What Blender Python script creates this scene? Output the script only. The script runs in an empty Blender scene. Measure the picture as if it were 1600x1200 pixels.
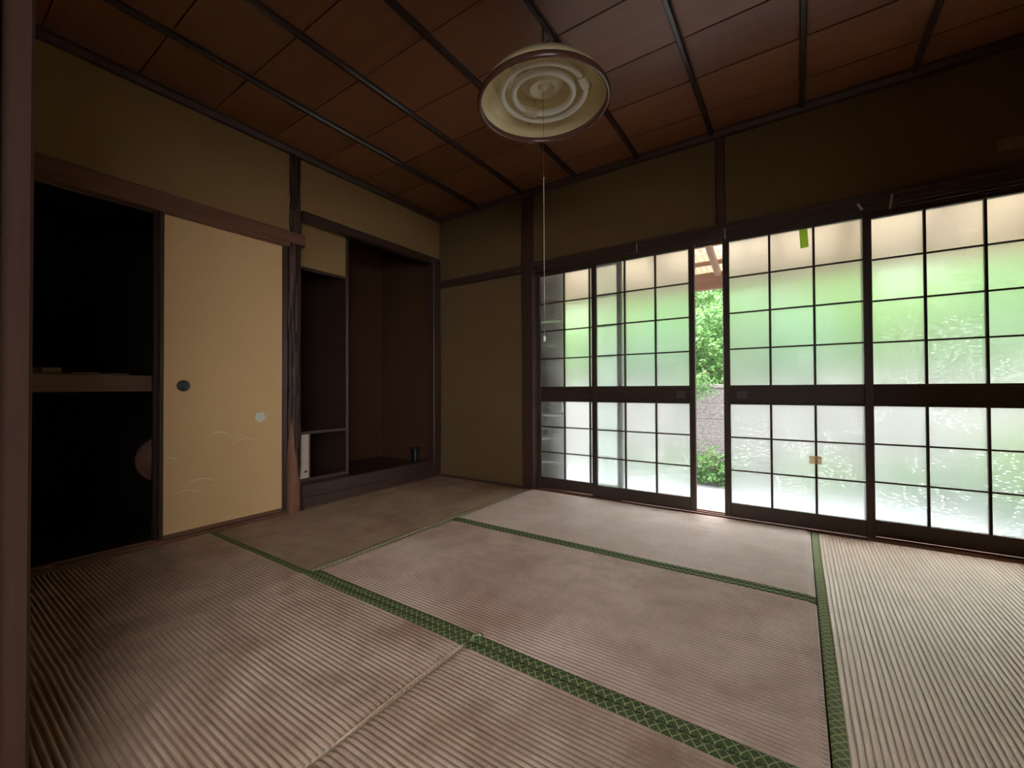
import bpy, bmesh, math, random
from mathutils import Vector, Matrix, noise

random.seed(7)
scene = bpy.context.scene
COL = scene.collection

# ------------------------------------------------------------------ camera
CAM = Vector((2.7683, -2.8959, 0.8))
yaw, pit, rol = math.radians(34.086), math.radians(0.676), math.radians(-0.261)
fw = Vector((-math.sin(yaw) * math.cos(pit), math.cos(yaw) * math.cos(pit), math.sin(pit)))
rt = Vector((math.cos(yaw), math.sin(yaw), 0))
up = rt.cross(fw)
r2 = math.cos(rol) * rt + math.sin(rol) * up
u2 = -math.sin(rol) * rt + math.cos(rol) * up
cd = bpy.data.cameras.new('camera')
cd.sensor_fit = 'HORIZONTAL'
cd.sensor_width = 36.0
cd.lens = 659.38 * 36.0 / 1600.0
cd.clip_start = 0.01
cam = bpy.data.objects.new('camera', cd)
COL.objects.link(cam)
cam.matrix_world = Matrix(((r2.x, u2.x, -fw.x, CAM.x), (r2.y, u2.y, -fw.y, CAM.y), (r2.z, u2.z, -fw.z, CAM.z), (0, 0, 0, 1)))
scene.camera = cam

# ------------------------------------------------------------------ sky, exposure
SKY = 6.2
world = bpy.data.worlds.new('overcast_sky')
scene.world = world
world.use_nodes = True
wn = world.node_tree
wn.nodes['Background'].inputs['Color'].default_value = (0.95, 0.97, 1.0, 1)
wn.nodes['Background'].inputs['Strength'].default_value = SKY
scene.view_settings.view_transform = 'Standard'
scene.view_settings.look = 'None'
scene.view_settings.gamma = 1.0
scene.view_settings.use_curve_mapping = False
scene.view_settings.exposure = 1.22
cy = scene.cycles
cy.use_denoising = True
cy.max_bounces = 14
cy.diffuse_bounces = 7
cy.glossy_bounces = 5
cy.transmission_bounces = 10
cy.transparent_max_bounces = 10
cy.caustics_refractive = True
cy.caustics_reflective = False
cy.sample_clamp_indirect = 12.0

# ------------------------------------------------------------------ material helpers
class NT:
    def __init__(s, name):
        s.m = bpy.data.materials.new(name)
        s.m.use_nodes = True
        s.t = s.m.node_tree
        s.p = s.t.nodes['Principled BSDF']
        s.out = s.t.nodes['Material Output']
    def n(s, typ, **kw):
        nd = s.t.nodes.new('ShaderNode' + typ)
        for k, v in kw.items():
            if k.startswith('i_'):
                nd.inputs[k[2:].replace('_', ' ')].default_value = v
            else:
                setattr(nd, k, v)
        return nd
    def l(s, a, b):
        s.t.links.new(a, b)
    def coord(s, scale=(1, 1, 1), space='world'):
        if space == 'world':
            g = s.n('NewGeometry').outputs['Position']
        else:
            g = s.n('TexCoord').outputs['Object']
        mp = s.n('Mapping')
        mp.inputs['Scale'].default_value = scale
        s.l(g, mp.inputs['Vector'])
        return mp.outputs['Vector']
    def noise(s, vec, scale, detail=4, rough=0.55, dist=0.0):
        nd = s.n('TexNoise')
        nd.inputs['Scale'].default_value = scale
        nd.inputs['Detail'].default_value = detail
        nd.inputs['Roughness'].default_value = rough
        nd.inputs['Distortion'].default_value = dist
        s.l(vec, nd.inputs['Vector'])
        return nd.outputs['Fac']
    def ramp(s, fac, stops):
        nd = s.n('ValToRGB')
        e = nd.color_ramp.elements
        while len(e) < len(stops):
            e.new(0.5)
        for q, (pos, c) in zip(e, stops):
            q.position = pos
            q.color = (c[0], c[1], c[2], 1)
        s.l(fac, nd.inputs['Fac'])
        return nd.outputs['Color']
    def mix(s, fac, a, b, mode='MIX'):
        nd = s.n('MixRGB', blend_type=mode)
        for sock, v in ((nd.inputs['Fac'], fac), (nd.inputs['Color1'], a), (nd.inputs['Color2'], b)):
            if isinstance(v, (int, float)):
                sock.default_value = v
            elif isinstance(v, tuple):
                sock.default_value = (v[0], v[1], v[2], 1)
            else:
                s.l(v, sock)
        return nd.outputs['Color']
    def math(s, op, a, b=None, c=None):
        nd = s.n('Math', operation=op)
        for i, v in enumerate((a, b, c)):
            if v is None:
                continue
            if isinstance(v, (int, float)):
                nd.inputs[i].default_value = v
            else:
                s.l(v, nd.inputs[i])
        return nd.outputs[0]
    def bump(s, h, strength, dist=0.002):
        nd = s.n('Bump')
        nd.inputs['Strength'].default_value = strength
        nd.inputs['Distance'].default_value = dist
        s.l(h, nd.inputs['Height'])
        s.l(nd.outputs['Normal'], s.p.inputs['Normal'])
    def set(s, color=None, rough=None, spec=None):
        for k, v in (('Base Color', color), ('Roughness', rough), ('Specular IOR Level', spec)):
            if v is None:
                continue
            if isinstance(v, (int, float)):
                s.p.inputs[k].default_value = v
            elif isinstance(v, tuple):
                s.p.inputs[k].default_value = (v[0], v[1], v[2], 1)
            else:
                s.l(v, s.p.inputs[k])
        return s.m

def sc(c, k):
    return tuple(min(1, x * k) for x in c)

def wood(name, c, axis, rough=0.45, var=0.35, spec=0.4, freq=1.0, bump=0.25):
    """procedural timber; axis = the world axis along the grain"""
    t = NT(name)
    s = [38 * freq] * 3
    s['XYZ'.index(axis)] = 1.6 * freq
    v = t.coord(tuple(s))
    f1 = t.noise(v, 1.0, 6, 0.6, 0.4)
    f2 = t.noise(t.coord((1, 1, 1)), 3.0, 3)
    a = t.ramp(f1, [(0.25, sc(c, 1 - var)), (0.55, c), (0.8, sc(c, 1 + var))])
    b = t.mix(f2, sc(c, 0.75), sc(c, 1.2))
    t.bump(f1, bump, 0.001)
    return t.set(t.mix(0.35, a, b), rough, spec)

def plaster(name, c, c2, rough=0.95):
    t = NT(name)
    v = t.coord()
    g = t.noise(v, 420, 3, 0.7)
    big = t.noise(v, 2.3, 5, 0.6)
    a = t.mix(big, c, c2)
    b = t.ramp(g, [(0.3, (0.72, 0.72, 0.72)), (0.7, (1.2, 1.2, 1.2))])
    t.bump(g, 0.5, 0.0015)
    return t.set(t.mix(1.0, a, b, 'MULTIPLY'), rough, 0.1)

def plain(name, c, rough=0.5, spec=0.4, metal=0.0, var=0.12, scale=30):
    t = NT(name)
    f = t.noise(t.coord(), scale, 4)
    t.p.inputs['Metallic'].default_value = metal
    return t.set(t.mix(f, sc(c, 1 - var), sc(c, 1 + var)), rough, spec)

M = {}
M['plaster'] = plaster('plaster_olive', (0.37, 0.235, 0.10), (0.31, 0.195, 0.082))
M['plaster_front_shaded'] = plaster('plaster_front_shaded', (0.205, 0.128, 0.056), (0.17, 0.105, 0.046))  # same olive plaster darkened; the door wall's shade is in the colour
M['plaster_brown'] = plaster('plaster_brown', (0.16, 0.11, 0.06), (0.13, 0.09, 0.05))
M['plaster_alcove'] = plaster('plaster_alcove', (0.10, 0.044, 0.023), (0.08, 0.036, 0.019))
M['plaster_closet_shaded'] = plaster('plaster_closet_shaded', (0.035, 0.026, 0.02), (0.028, 0.02, 0.016))  # near-black: the closet's shade is put into the plaster colour
M['plaster_white'] = plaster('plaster_white', (0.7, 0.68, 0.62), (0.6, 0.58, 0.52))
for ax in 'XYZ':
    M['dark' + ax] = wood('dark_wood_' + ax, (0.070, 0.036, 0.026), ax, 0.42)
    M['red' + ax] = wood('red_wood_' + ax, (0.20, 0.092, 0.055), ax, 0.45)
    M['door' + ax] = wood('door_wood_' + ax, (0.060, 0.036, 0.026), ax, 0.45)
M['pillarZ'] = wood('pillar_wood', (0.034, 0.016, 0.010), 'Z', 0.8, 0.35, 0.08)
M['rod'] = wood('ceiling_rod_wood', (0.05, 0.032, 0.028), 'Y', 0.22, 0.3, 0.6)
M['closet'] = wood('closet_board_shaded', (0.035, 0.028, 0.024), 'Y', 0.6)  # boards darkened as well, closet shade put into their colour
M['shelf'] = wood('shelf_wood', (0.22, 0.115, 0.062), 'Y', 0.5)
M['pale_plank'] = wood('pale_plank', (0.50, 0.34, 0.17), 'Y', 0.6)
M['outdoor_wood'] = wood('outdoor_wood', (0.36, 0.22, 0.15), 'X', 0.7, 0.3, 0.2)
M['outdoor_woodY'] = wood('outdoor_wood_rafter', (0.38, 0.25, 0.16), 'Y', 0.7, 0.3, 0.2)
M['shutter'] = wood('shutter_wood', (0.17, 0.12, 0.095), 'X', 0.6)

def ceiling_mat():
    t = NT('ceiling_board_wood')
    f1 = t.noise(t.coord((1.2, 26, 8)), 1.0, 6, 0.6, 1.2)
    rnd = t.n('ObjectInfo').outputs['Random']
    c = (0.25, 0.10, 0.045)
    a = t.ramp(f1, [(0.25, sc(c, 0.8)), (0.55, c), (0.8, sc(c, 1.18))])
    k = t.math('MULTIPLY_ADD', rnd, 0.35, 0.82)
    cc = t.n('CombineXYZ')
    for i in range(3):
        t.l(k, cc.inputs[i])
    t.bump(f1, 0.12, 0.0006)
    return t.set(t.mix(1.0, a, cc.outputs[0], 'MULTIPLY'), 0.36, 0.6)
M['ceiling'] = ceiling_mat()

def tatami_mat(name, c, stain, axis, amount):
    """woven rush: fine weft across the ribs, blotchy stains and wear"""
    t = NT(name)
    pos = t.coord()
    weft = [140, 140, 140]
    weft['XY'.index(axis)] = 900
    f1 = t.noise(t.coord(tuple(weft)), 1.0, 2, 0.6)
    f2 = t.noise(pos, 2.2, 6, 0.62, 0.6)
    f3 = t.noise(pos, 7.5, 5, 0.7, 0.3)
    st = [3.0, 3.0, 1.0]
    st['XY'.index(axis)] = 0.9
    f4 = t.noise(t.coord(tuple(st)), 2.0, 5, 0.65)
    b = t.mix(t.ramp(f2, [(0.38, (0, 0, 0)), (0.68, (1, 1, 1))]), c, stain)
    m2 = t.math('MULTIPLY', t.ramp(f3, [(0.48, (0, 0, 0)), (0.72, (1, 1, 1))]), amount)
    b = t.mix(m2, b, sc(stain, 0.72))
    m3 = t.math('MULTIPLY', t.ramp(f4, [(0.50, (0, 0, 0)), (0.75, (1, 1, 1))]), 0.5)
    b = t.mix(m3, b, sc(c, 1.12))
    g = t.ramp(f1, [(0.3, (0.84, 0.84, 0.84)), (0.7, (1.1, 1.1, 1.1))])
    t.bump(f1, 0.25, 0.0008)
    return t.set(t.mix(1.0, b, g, 'MULTIPLY'), 0.38, 0.7)

TB = (0.88, 0.665, 0.55)
TS = (0.56, 0.365, 0.275)
M['tatX'] = tatami_mat('tatami_rush_X', TB, TS, 'X', 0.45)
M['tatY'] = tatami_mat('tatami_rush_Y', (0.86, 0.63, 0.47), (0.74, 0.51, 0.37), 'Y', 0.3)
M['tatL'] = tatami_mat('tatami_rush_worn', (0.40, 0.27, 0.18), (0.25, 0.14, 0.085), 'Y', 0.6)
M['tatF'] = tatami_mat('tatami_rush_near', (0.72, 0.53, 0.40), (0.37, 0.22, 0.14), 'X', 0.65)
M['tatLit'] = tatami_mat('tatami_rush_door_lit', (0.95, 0.77, 0.68), (0.80, 0.59, 0.49), 'X', 0.3)  # paler rush: brightness of the door light is put into this colour
M['wall_patch'] = plaster('plaster_repair', (0.30, 0.22, 0.13), (0.25, 0.18, 0.10))
M['groove_shade'] = plain('groove_shade_dirt_brown', (0.40, 0.285, 0.21), 0.8, 0.2, var=0.3, scale=14)  # brown tone that paints in the groove shade and dirt
M['straw'] = plain('tatami_straw', (0.38, 0.29, 0.18), 0.9, 0.1)

def border_mat(name, axis, cloth, line, fade):
    """green cloth woven with a yellow lattice, flat print"""
    t = NT(name)
    sep = t.n('SeparateXYZ')
    t.l(t.coord((1, 1, 1), 'object'), sep.inputs[0])
    u = sep.outputs['XY'.index(axis)]
    v = sep.outputs[1 - 'XY'.index(axis)]
    un = t.math('DIVIDE', u, 0.026)
    vn = t.math('DIVIDE', v, 0.030)
    def band(x, w):
        fr = t.math('FRACT', x)
        d = t.math('ABSOLUTE', t.math('SUBTRACT', fr, 0.5))
        return t.math('LESS_THAN', d, w)
    a = band(t.math('ADD', un, vn), 0.085)
    b = band(t.math('SUBTRACT', un, vn), 0.085)
    ln = t.math('MAXIMUM', a, b)
    d1 = band(t.math('MULTIPLY', t.math('ADD', un, vn), 3.0), 0.16)
    d2 = band(t.math('MULTIPLY', t.math('SUBTRACT', un, vn), 3.0), 0.16)
    dots = t.math('MULTIPLY', d1, d2)
    f = t.noise(t.coord(), 60, 4, 0.7)
    base = t.mix(dots, cloth, sc(line, 0.45))
    base = t.mix(ln, base, line)
    base = t.mix(t.math('MULTIPLY', t.ramp(f, [(0.35, (0, 0, 0)), (0.8, (1, 1, 1))]), fade), base, (0.42, 0.34, 0.22))
    return t.set(base, 0.8, 0.2)
for ax in 'XY':
    M['heri' + ax] = border_mat('border_cloth_' + ax, ax, (0.050, 0.085, 0.030), (0.30, 0.33, 0.13), 0.12)
M['heriR'] = border_mat('border_cloth_faded', 'Y', (0.13, 0.19, 0.085), (0.44, 0.45, 0.20), 0.25)
M['heriL'] = border_mat('border_cloth_worn', 'Y', (0.20, 0.155, 0.085), (0.40, 0.38, 0.19), 0.6)

def fusuma_mat():
    t = NT('fusuma_paper')
    v = t.coord((1, 1, 1))
    w1 = t.noise(t.coord((1, 90, 900)), 1.0, 2)
    w2 = t.noise(t.coord((1, 900, 90)), 1.0, 2)
    w = t.math('ADD', w1, w2)
    f = t.noise(v, 1.8, 4)
    c = t.mix(f, (0.82, 0.53, 0.26), (0.72, 0.455, 0.215))
    g = t.ramp(t.math('MULTIPLY', w, 0.5), [(0.35, (0.86, 0.86, 0.86)), (0.65, (1.1, 1.1, 1.1))])
    t.bump(w, 0.3, 0.0006)
    return t.set(t.mix(1.0, c, g, 'MULTIPLY'), 0.7, 0.25)
M['fusuma'] = fusuma_mat()
M['motif'] = plain('motif_ink', (0.95, 0.84, 0.62), 0.5, 0.4)
M['motif2'] = plain('motif_ink_faint', (0.78, 0.60, 0.37), 0.5, 0.4)
M['patch'] = plain('paper_patch', (0.85, 0.78, 0.70), 0.8, 0.2, var=0.25, scale=160)

def frosted():
    t = NT('frosted_glass')
    g = t.n('BsdfGlass')
    g.inputs['Color'].default_value = (0.97, 1.0, 0.985, 1)
    g.inputs['Roughness'].default_value = 0.36
    g.inputs['IOR'].default_value = 1.3
    tr = t.n('BsdfTranslucent')
    tr.inputs['Color'].default_value = (0.93, 0.98, 0.97, 1)
    m1 = t.n('MixShader')
    # dusty film, uneven
    f = t.noise(t.coord((3.0, 1, 1.2)), 2.0, 4, 0.6)
    t.l(t.math('MULTIPLY_ADD', f, 0.10, 0.03), m1.inputs['Fac'])
    t.l(g.outputs[0], m1.inputs[1])
    t.l(tr.outputs[0], m1.inputs[2])
    # clear drops and scratches
    vo = t.n('TexVoronoi')
    vo.inputs['Scale'].default_value = 1.0
    vo.voronoi_dimensions = '2D'
    sx = t.n('SeparateXYZ')
    t.l(t.coord((24, 1, 85)), sx.inputs[0])
    cx_ = t.n('CombineXYZ')
    t.l(sx.outputs[0], cx_.inputs[0])
    t.l(sx.outputs[2], cx_.inputs[1])
    t.l(cx_.outputs[0], vo.inputs['Vector'])
    d = t.math('LESS_THAN', vo.outputs['Distance'], 0.13)
    f5 = t.noise(t.coord(), 5.0, 3)
    d = t.math('MULTIPLY', d, t.math('GREATER_THAN', f5, 0.50))
    tp = t.n('BsdfTranslucent')
    tp.inputs['Color'].default_value = (1, 1, 1, 1)
    m2 = t.n('MixShader')
    t.l(t.math('MULTIPLY', d, 0.75), m2.inputs['Fac'])
    t.l(m1.outputs[0], m2.inputs[1])
    t.l(tp.outputs[0], m2.inputs[2])
    t.l(m2.outputs[0], t.out.inputs['Surface'])
    return t.m
M['glass'] = frosted()

def leaf_mat(name, c, c2):
    t = NT(name)
    f = t.noise(t.coord(), 9.0, 3)
    col = t.mix(t.ramp(f, [(0.3, (0, 0, 0)), (0.7, (1, 1, 1))]), c, c2)
    t.l(col, t.p.inputs['Base Color'])
    t.p.inputs['Roughness'].default_value = 0.45
    tr = t.n('BsdfTranslucent')
    t.l(col, tr.inputs['Color'])
    ms = t.n('MixShader')
    ms.inputs['Fac'].default_value = 0.4
    t.l(t.p.outputs[0], ms.inputs[1])
    t.l(tr.outputs[0], ms.inputs[2])
    t.l(ms.outputs[0], t.out.inputs['Surface'])
    return t.m
M['leaf'] = leaf_mat('leaf_green', (0.065, 0.175, 0.055), (0.17, 0.30, 0.085))
M['leaf2'] = leaf_mat('leaf_yellow_green', (0.10, 0.23, 0.04), (0.19, 0.31, 0.06))
M['leaf3'] = leaf_mat('leaf_cool_green', (0.065, 0.19, 0.085), (0.165, 0.31, 0.145))
M['stem'] = plain('stem_bark', (0.16, 0.11, 0.07), 0.9)
def block_mat():
    t = NT('concrete_block')
    v = t.coord()
    f1 = t.noise(v, 34, 6, 0.75)
    f2 = t.noise(v, 5, 4)
    a = t.ramp(f1, [(0.33, (0.10, 0.088, 0.085)), (0.5, (0.20, 0.178, 0.174)), (0.68, (0.30, 0.268, 0.26))])
    t.bump(f1, 1.0, 0.02)
    return t.set(t.mix(t.math('MULTIPLY', f2, 0.5), a, (0.20, 0.19, 0.15)), 0.95, 0.1)
M['block'] = block_mat()
M['concrete'] = plain('concrete_ground', (0.215, 0.21, 0.225), 0.9, 0.15, var=0.1, scale=6)
M['soil'] = plain('soil', (0.20, 0.15, 0.10), 0.95, 0.1, var=0.3)
M['red_roof'] = plain('red_roof', (0.42, 0.10, 0.08), 0.6)

def poly_sheet():
    t = NT('corrugated_plastic')
    tr = t.n('BsdfTranslucent')
    f = t.noise(t.coord(), 4.0, 4)
    t.l(t.mix(f, (0.11, 0.074, 0.045), (0.15, 0.11, 0.075)), tr.inputs['Color'])
    tp = t.n('BsdfTransparent')
    tp.inputs['Color'].default_value = (0.9, 0.80, 0.68, 1)
    ms = t.n('MixShader')
    ms.inputs['Fac'].default_value = 0.06
    t.l(tr.outputs[0], ms.inputs[1])
    t.l(tp.outputs[0], ms.inputs[2])
    t.l(ms.outputs[0], t.out.inputs['Surface'])
    return t.m
M['poly'] = poly_sheet()
M['enamel'] = plain('lamp_enamel', (0.76, 0.66, 0.37), 0.16, 0.6, var=0.08)
M['rim'] = plain('lamp_rim', (0.13, 0.055, 0.04), 0.25, 0.6)
M['tube'] = plain('lamp_tube', (0.82, 0.78, 0.68), 0.3, 0.5, var=0.03)
M['cream'] = plain('cream_plastic', (0.70, 0.62, 0.42), 0.35, 0.5)
M['cord'] = plain('cord_white', (0.55, 0.5, 0.42), 0.8, 0.2)
M['cord_brown'] = plain('cord_brown', (0.16, 0.10, 0.06), 0.7, 0.2)
M['black'] = plain('black_metal', (0.025, 0.025, 0.028), 0.4, 0.5)
M['pull'] = plain('pull_iron', (0.09, 0.085, 0.08), 0.35, 0.5)
M['steel'] = plain('dull_steel', (0.35, 0.35, 0.36), 0.35, 0.5, 0.8)
M['tag'] = plain('paper_tag', (0.62, 0.53, 0.33), 0.85, 0.1)
def thin_paper(name, c, fac):
    t = NT(name)
    f = t.noise(t.coord(), 60, 4)
    col = t.mix(f, sc(c, 0.85), sc(c, 1.1))
    t.set(col, 0.8, 0.1)
    tr = t.n('BsdfTranslucent')
    t.l(col, tr.inputs['Color'])
    ms = t.n('MixShader')
    ms.inputs['Fac'].default_value = fac
    t.l(t.p.outputs[0], ms.inputs[1])
    t.l(tr.outputs[0], ms.inputs[2])
    t.l(ms.outputs[0], t.out.inputs['Surface'])
    return t.m
M['tag_green'] = thin_paper('green_tag', (0.62, 0.78, 0.20), 0.75)
M['tape'] = thin_paper('brown_tape', (0.80, 0.68, 0.52), 0.6)
M['vase'] = plain('black_vase', (0.018, 0.016, 0.016), 0.35, 0.5)
M['white_door'] = plain('cupboard_paper', (0.60, 0.50, 0.42), 0.8, 0.2, var=0.15)
M['tray'] = wood('tray_lacquer', (0.24, 0.11, 0.075), 'Z', 0.4)
M['orange_box'] = plain('orange_card', (0.36, 0.19, 0.06), 0.7, 0.2)

def bark_mat():
    t = NT('alcove_pillar_bark')
    at = t.n('VertexColor', layer_name='bark')
    f1 = t.noise(t.coord((70, 70, 5)), 1.0, 5, 0.6, 0.8)
    red = t.ramp(f1, [(0.3, (0.20, 0.085, 0.05)), (0.7, (0.34, 0.16, 0.10))])
    blk = t.ramp(f1, [(0.35, (0.018, 0.013, 0.012)), (0.62, (0.032, 0.022, 0.019)), (0.85, (0.10, 0.065, 0.05))])
    t.bump(f1, 0.4, 0.002)
    return t.set(t.mix(at.outputs['Color'], red, blk), 0.45, 0.25)
M['bark'] = bark_mat()

# ------------------------------------------------------------------ geometry helpers
WL = {}          # world location of every object that may be a parent (none is rotated)

def tag(o, label=None, cat=None, group=None, kind=None):
    for k, v in (('label', label), ('category', cat), ('group', group), ('kind', kind)):
        if v:
            o[k] = v
    return o

def link(name, data, loc=(0, 0, 0), parent=None, rot=None):
    o = bpy.data.objects.new(name, data)
    COL.objects.link(o)
    loc = Vector(loc)
    WL[o.name] = loc
    if parent is not None:
        o.parent = parent
        o.location = loc - WL[parent.name]
    else:
        o.location = loc
    if rot:
        o.rotation_euler = rot
    return o

def empty(name, loc, label, cat, group=None, kind=None):
    o = link(name, None, loc)
    o.empty_display_size = 0.05
    return tag(o, label, cat, group, kind)

_bx = {}
def box_mesh(dims, mat, bev):
    key = (tuple(round(d, 5) for d in dims), mat, bev)
    if key in _bx:
        return _bx[key]
    bm = bmesh.new()
    bmesh.ops.create_cube(bm, size=1.0)
    for v in bm.verts:
        v.co = Vector((v.co.x * dims[0], v.co.y * dims[1], v.co.z * dims[2]))
    b = min(bev, min(dims) * 0.3)
    if b > 0:
        bmesh.ops.bevel(bm, geom=bm.edges[:], offset=b, segments=1, affect='EDGES', profile=0.5)
    me = bpy.data.meshes.new('box')
    bm.to_mesh(me)
    bm.free()
    me.materials.append(M[mat])
    _bx[key] = me
    return me

def box(name, lo, hi, mat, parent=None, bev=0.002, rot=None):
    lo, hi = Vector(lo), Vector(hi)
    d = hi - lo
    return link(name, box_mesh((abs(d.x), abs(d.y), abs(d.z)), mat, bev), (lo + hi) / 2, parent, rot)

def mesh(name, verts, faces, mat, parent=None, loc=(0, 0, 0), smooth=False, rot=None):
    me = bpy.data.meshes.new(name)
    me.from_pydata([tuple(v) for v in verts], [], faces)
    me.update()
    if smooth:
        me.polygons.foreach_set('use_smooth', [True] * len(me.polygons))
    me.materials.append(M[mat])
    return link(name, me, loc, parent, rot)

def prism(name, prof, axis, a, b, mat, parent=None, loc=None):
    """extrude a closed 2-D profile along a world axis from a to b"""
    i = 'XYZ'.index(axis)
    vs = []
    for e in (a, b):
        for p, q in prof:
            v = [p, q]
            v.insert(i, e)
            vs.append(v)
    n = len(prof)
    fs = [[k, (k + 1) % n, n + (k + 1) % n, n + k] for k in range(n)]
    fs += [list(range(n))[::-1], list(range(n, 2 * n))]
    c = Vector([sum(v[k] for v in vs) / len(vs) for k in range(3)])
    me = bpy.data.meshes.new(name)
    me.from_pydata([tuple(Vector(v) - c) for v in vs], [], fs)
    bm = bmesh.new()
    bm.from_mesh(me)
    bmesh.ops.recalc_face_normals(bm, faces=bm.faces)
    bm.to_mesh(me)
    bm.free()
    me.materials.append(M[mat])
    return link(name, me, c, parent)

def lathe(name, prof, mat, parent=None, loc=(0, 0, 0), seg=48, closed=False, smooth=True, rot=None):
    vs, fs = [], []
    n = len(prof)
    for k in range(seg):
        a = 2 * math.pi * k / seg
        for r, z in prof:
            vs.append((r * math.cos(a), r * math.sin(a), z))
    for k in range(seg):
        k2 = (k + 1) % seg
        for j in range(n if closed else n - 1):
            j2 = (j + 1) % n
            fs.append([k * n + j, k2 * n + j, k2 * n + j2, k * n + j2])
    return mesh(name, vs, fs, mat, parent, loc, smooth, rot)

def torus(name, R, r, mat, parent, loc, seg=56, rs=12, a0=0.0, a1=360.0, rot=None):
    vs, fs = [], []
    full = abs(a1 - a0) >= 359.9
    m = seg if full else seg + 1
    for k in range(m):
        a = math.radians(a0 + (a1 - a0) * k / seg)
        for j in range(rs):
            b = 2 * math.pi * j / rs
            q = R + r * math.cos(b)
            vs.append((q * math.cos(a), q * math.sin(a), r * math.sin(b)))
    for k in range(seg):
        k2 = (k + 1) % m
        for j in range(rs):
            j2 = (j + 1) % rs
            fs.append([k * rs + j, k2 * rs + j, k2 * rs + j2, k * rs + j2])
    return mesh(name, vs, fs, mat, parent, loc, True, rot)

def tube(name, pts, r, mat, parent=None, seg=6, r1=None):
    pts = [Vector(p) for p in pts]
    vs, fs = [], []
    n = len(pts)
    c0 = pts[0]
    for i, p in enumerate(pts):
        d = (pts[min(i + 1, n - 1)] - pts[max(i - 1, 0)]).normalized()
        a = d.orthogonal().normalized() if i == 0 else (a - d * a.dot(d)).normalized()
        b = d.cross(a)
        rr = r if r1 is None else r + (r1 - r) * i / (n - 1)
        for k in range(seg):
            t = 2 * math.pi * k / seg
            vs.append(p - c0 + rr * (math.cos(t) * a + math.sin(t) * b))
    for i in range(n - 1):
        for k in range(seg):
            k2 = (k + 1) % seg
            fs.append([i * seg + k, i * seg + k2, (i + 1) * seg + k2, (i + 1) * seg + k])
    fs.append(list(range(seg))[::-1])
    fs.append([(n - 1) * seg + k for k in range(seg)])
    return mesh(name, vs, fs, mat, parent, c0, True)

S = 'structure'
ZC = 2.40        # ceiling boards
RX = 3.72        # far end of the room on the X axis
RB = -2.80       # line of the opening the camera stands in

# ------------------------------------------------------------------ shell: floor, ceiling, walls
tag(box('floor', (-0.02, RB - 3.0, -0.12), (RX + 0.02, 0.0, -0.056), 'closet', bev=0), 'bare timber floor lying under the straw mats', 'floor', kind=S)

ceil = tag(box('ceiling', (-0.9, RB - 3.0, ZC + 0.025), (RX + 0.14, 0.16, ZC + 0.16), 'closet', bev=0), 'reddish brown board ceiling carried on thin black rods', 'ceiling', kind=S)
seams = [0.03, -0.24, -0.565, -0.868, -1.205, -1.541, -1.868, -2.20, -2.53, -2.86]
for i in range(len(seams) - 1):
    y1, y0 = seams[i] - 0.0022, seams[i + 1] + 0.0022
    # each board laps over its neighbour: one edge hangs lower
    prism('ceiling_board', [(y0, ZC - 0.0005), (y1, ZC + 0.003), (y1, ZC + 0.021), (y0, ZC + 0.018)], 'X', 0.0, RX, 'ceiling', ceil)
for k in range(7):
    x = 0.472 + 0.4665 * k
    w = 0.014
    prism('ceiling_rod', [(x - w, ZC), (x - w, ZC - 0.016), (x - w * 0.55, ZC - 0.027), (x + w * 0.55, ZC - 0.027), (x + w, ZC - 0.016), (x + w, ZC)], 'Y', RB, 0.0, 'rod', ceil)
# the ceiling of the room behind stays plain boards
for k in range(5):
    box('ceiling_board', (0, RB - 0.15 - 0.55 * (k + 1) + 0.004, ZC + 0.002), (RX, RB - 0.15 - 0.55 * k, ZC + 0.02), 'ceiling', ceil)
cornice = empty('cornice', (1.86, -1.4, 2.36), 'dark moulding running round the room where walls meet ceiling', 'moulding', kind=S)
prism('cornice_length', [(-0.02, 2.36), (0.022, 2.36), (0.034, 2.385), (0.034, 2.40), (-0.02, 2.40)][::-1], 'Y', RB, 0.0, 'darkY', None).parent = None
o = bpy.data.objects['cornice_length']
o.parent = cornice; o.location = WL[o.name] - WL['cornice']
def cornice_x(y, s):
    prism('cornice_length', [(y + s * 0.02, 2.36), (y - s * 0.022, 2.36), (y - s * 0.034, 2.385), (y - s * 0.034, 2.40), (y + s * 0.02, 2.40)], 'X', 0.0, RX, 'darkX', cornice)
cornice_x(0.0, 1)
cornice_x(RB, -1)
prism('cornice_length', [(RX + 0.02, 2.36), (RX - 0.022, 2.36), (RX - 0.034, 2.385), (RX - 0.034, 2.40), (RX + 0.02, 2.40)], 'Y', RB, 0.0, 'darkY', cornice)

# side wall with the closet and the alcove (plane x = 0)
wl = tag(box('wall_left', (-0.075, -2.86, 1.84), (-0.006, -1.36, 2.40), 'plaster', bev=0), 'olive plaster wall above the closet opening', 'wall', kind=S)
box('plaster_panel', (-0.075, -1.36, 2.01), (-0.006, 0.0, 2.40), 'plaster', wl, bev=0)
box('plaster_panel', (-0.075, RB - 3.0, -0.06), (-0.006, -2.86, 2.40), 'plaster_brown', wl, bev=0)

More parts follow.
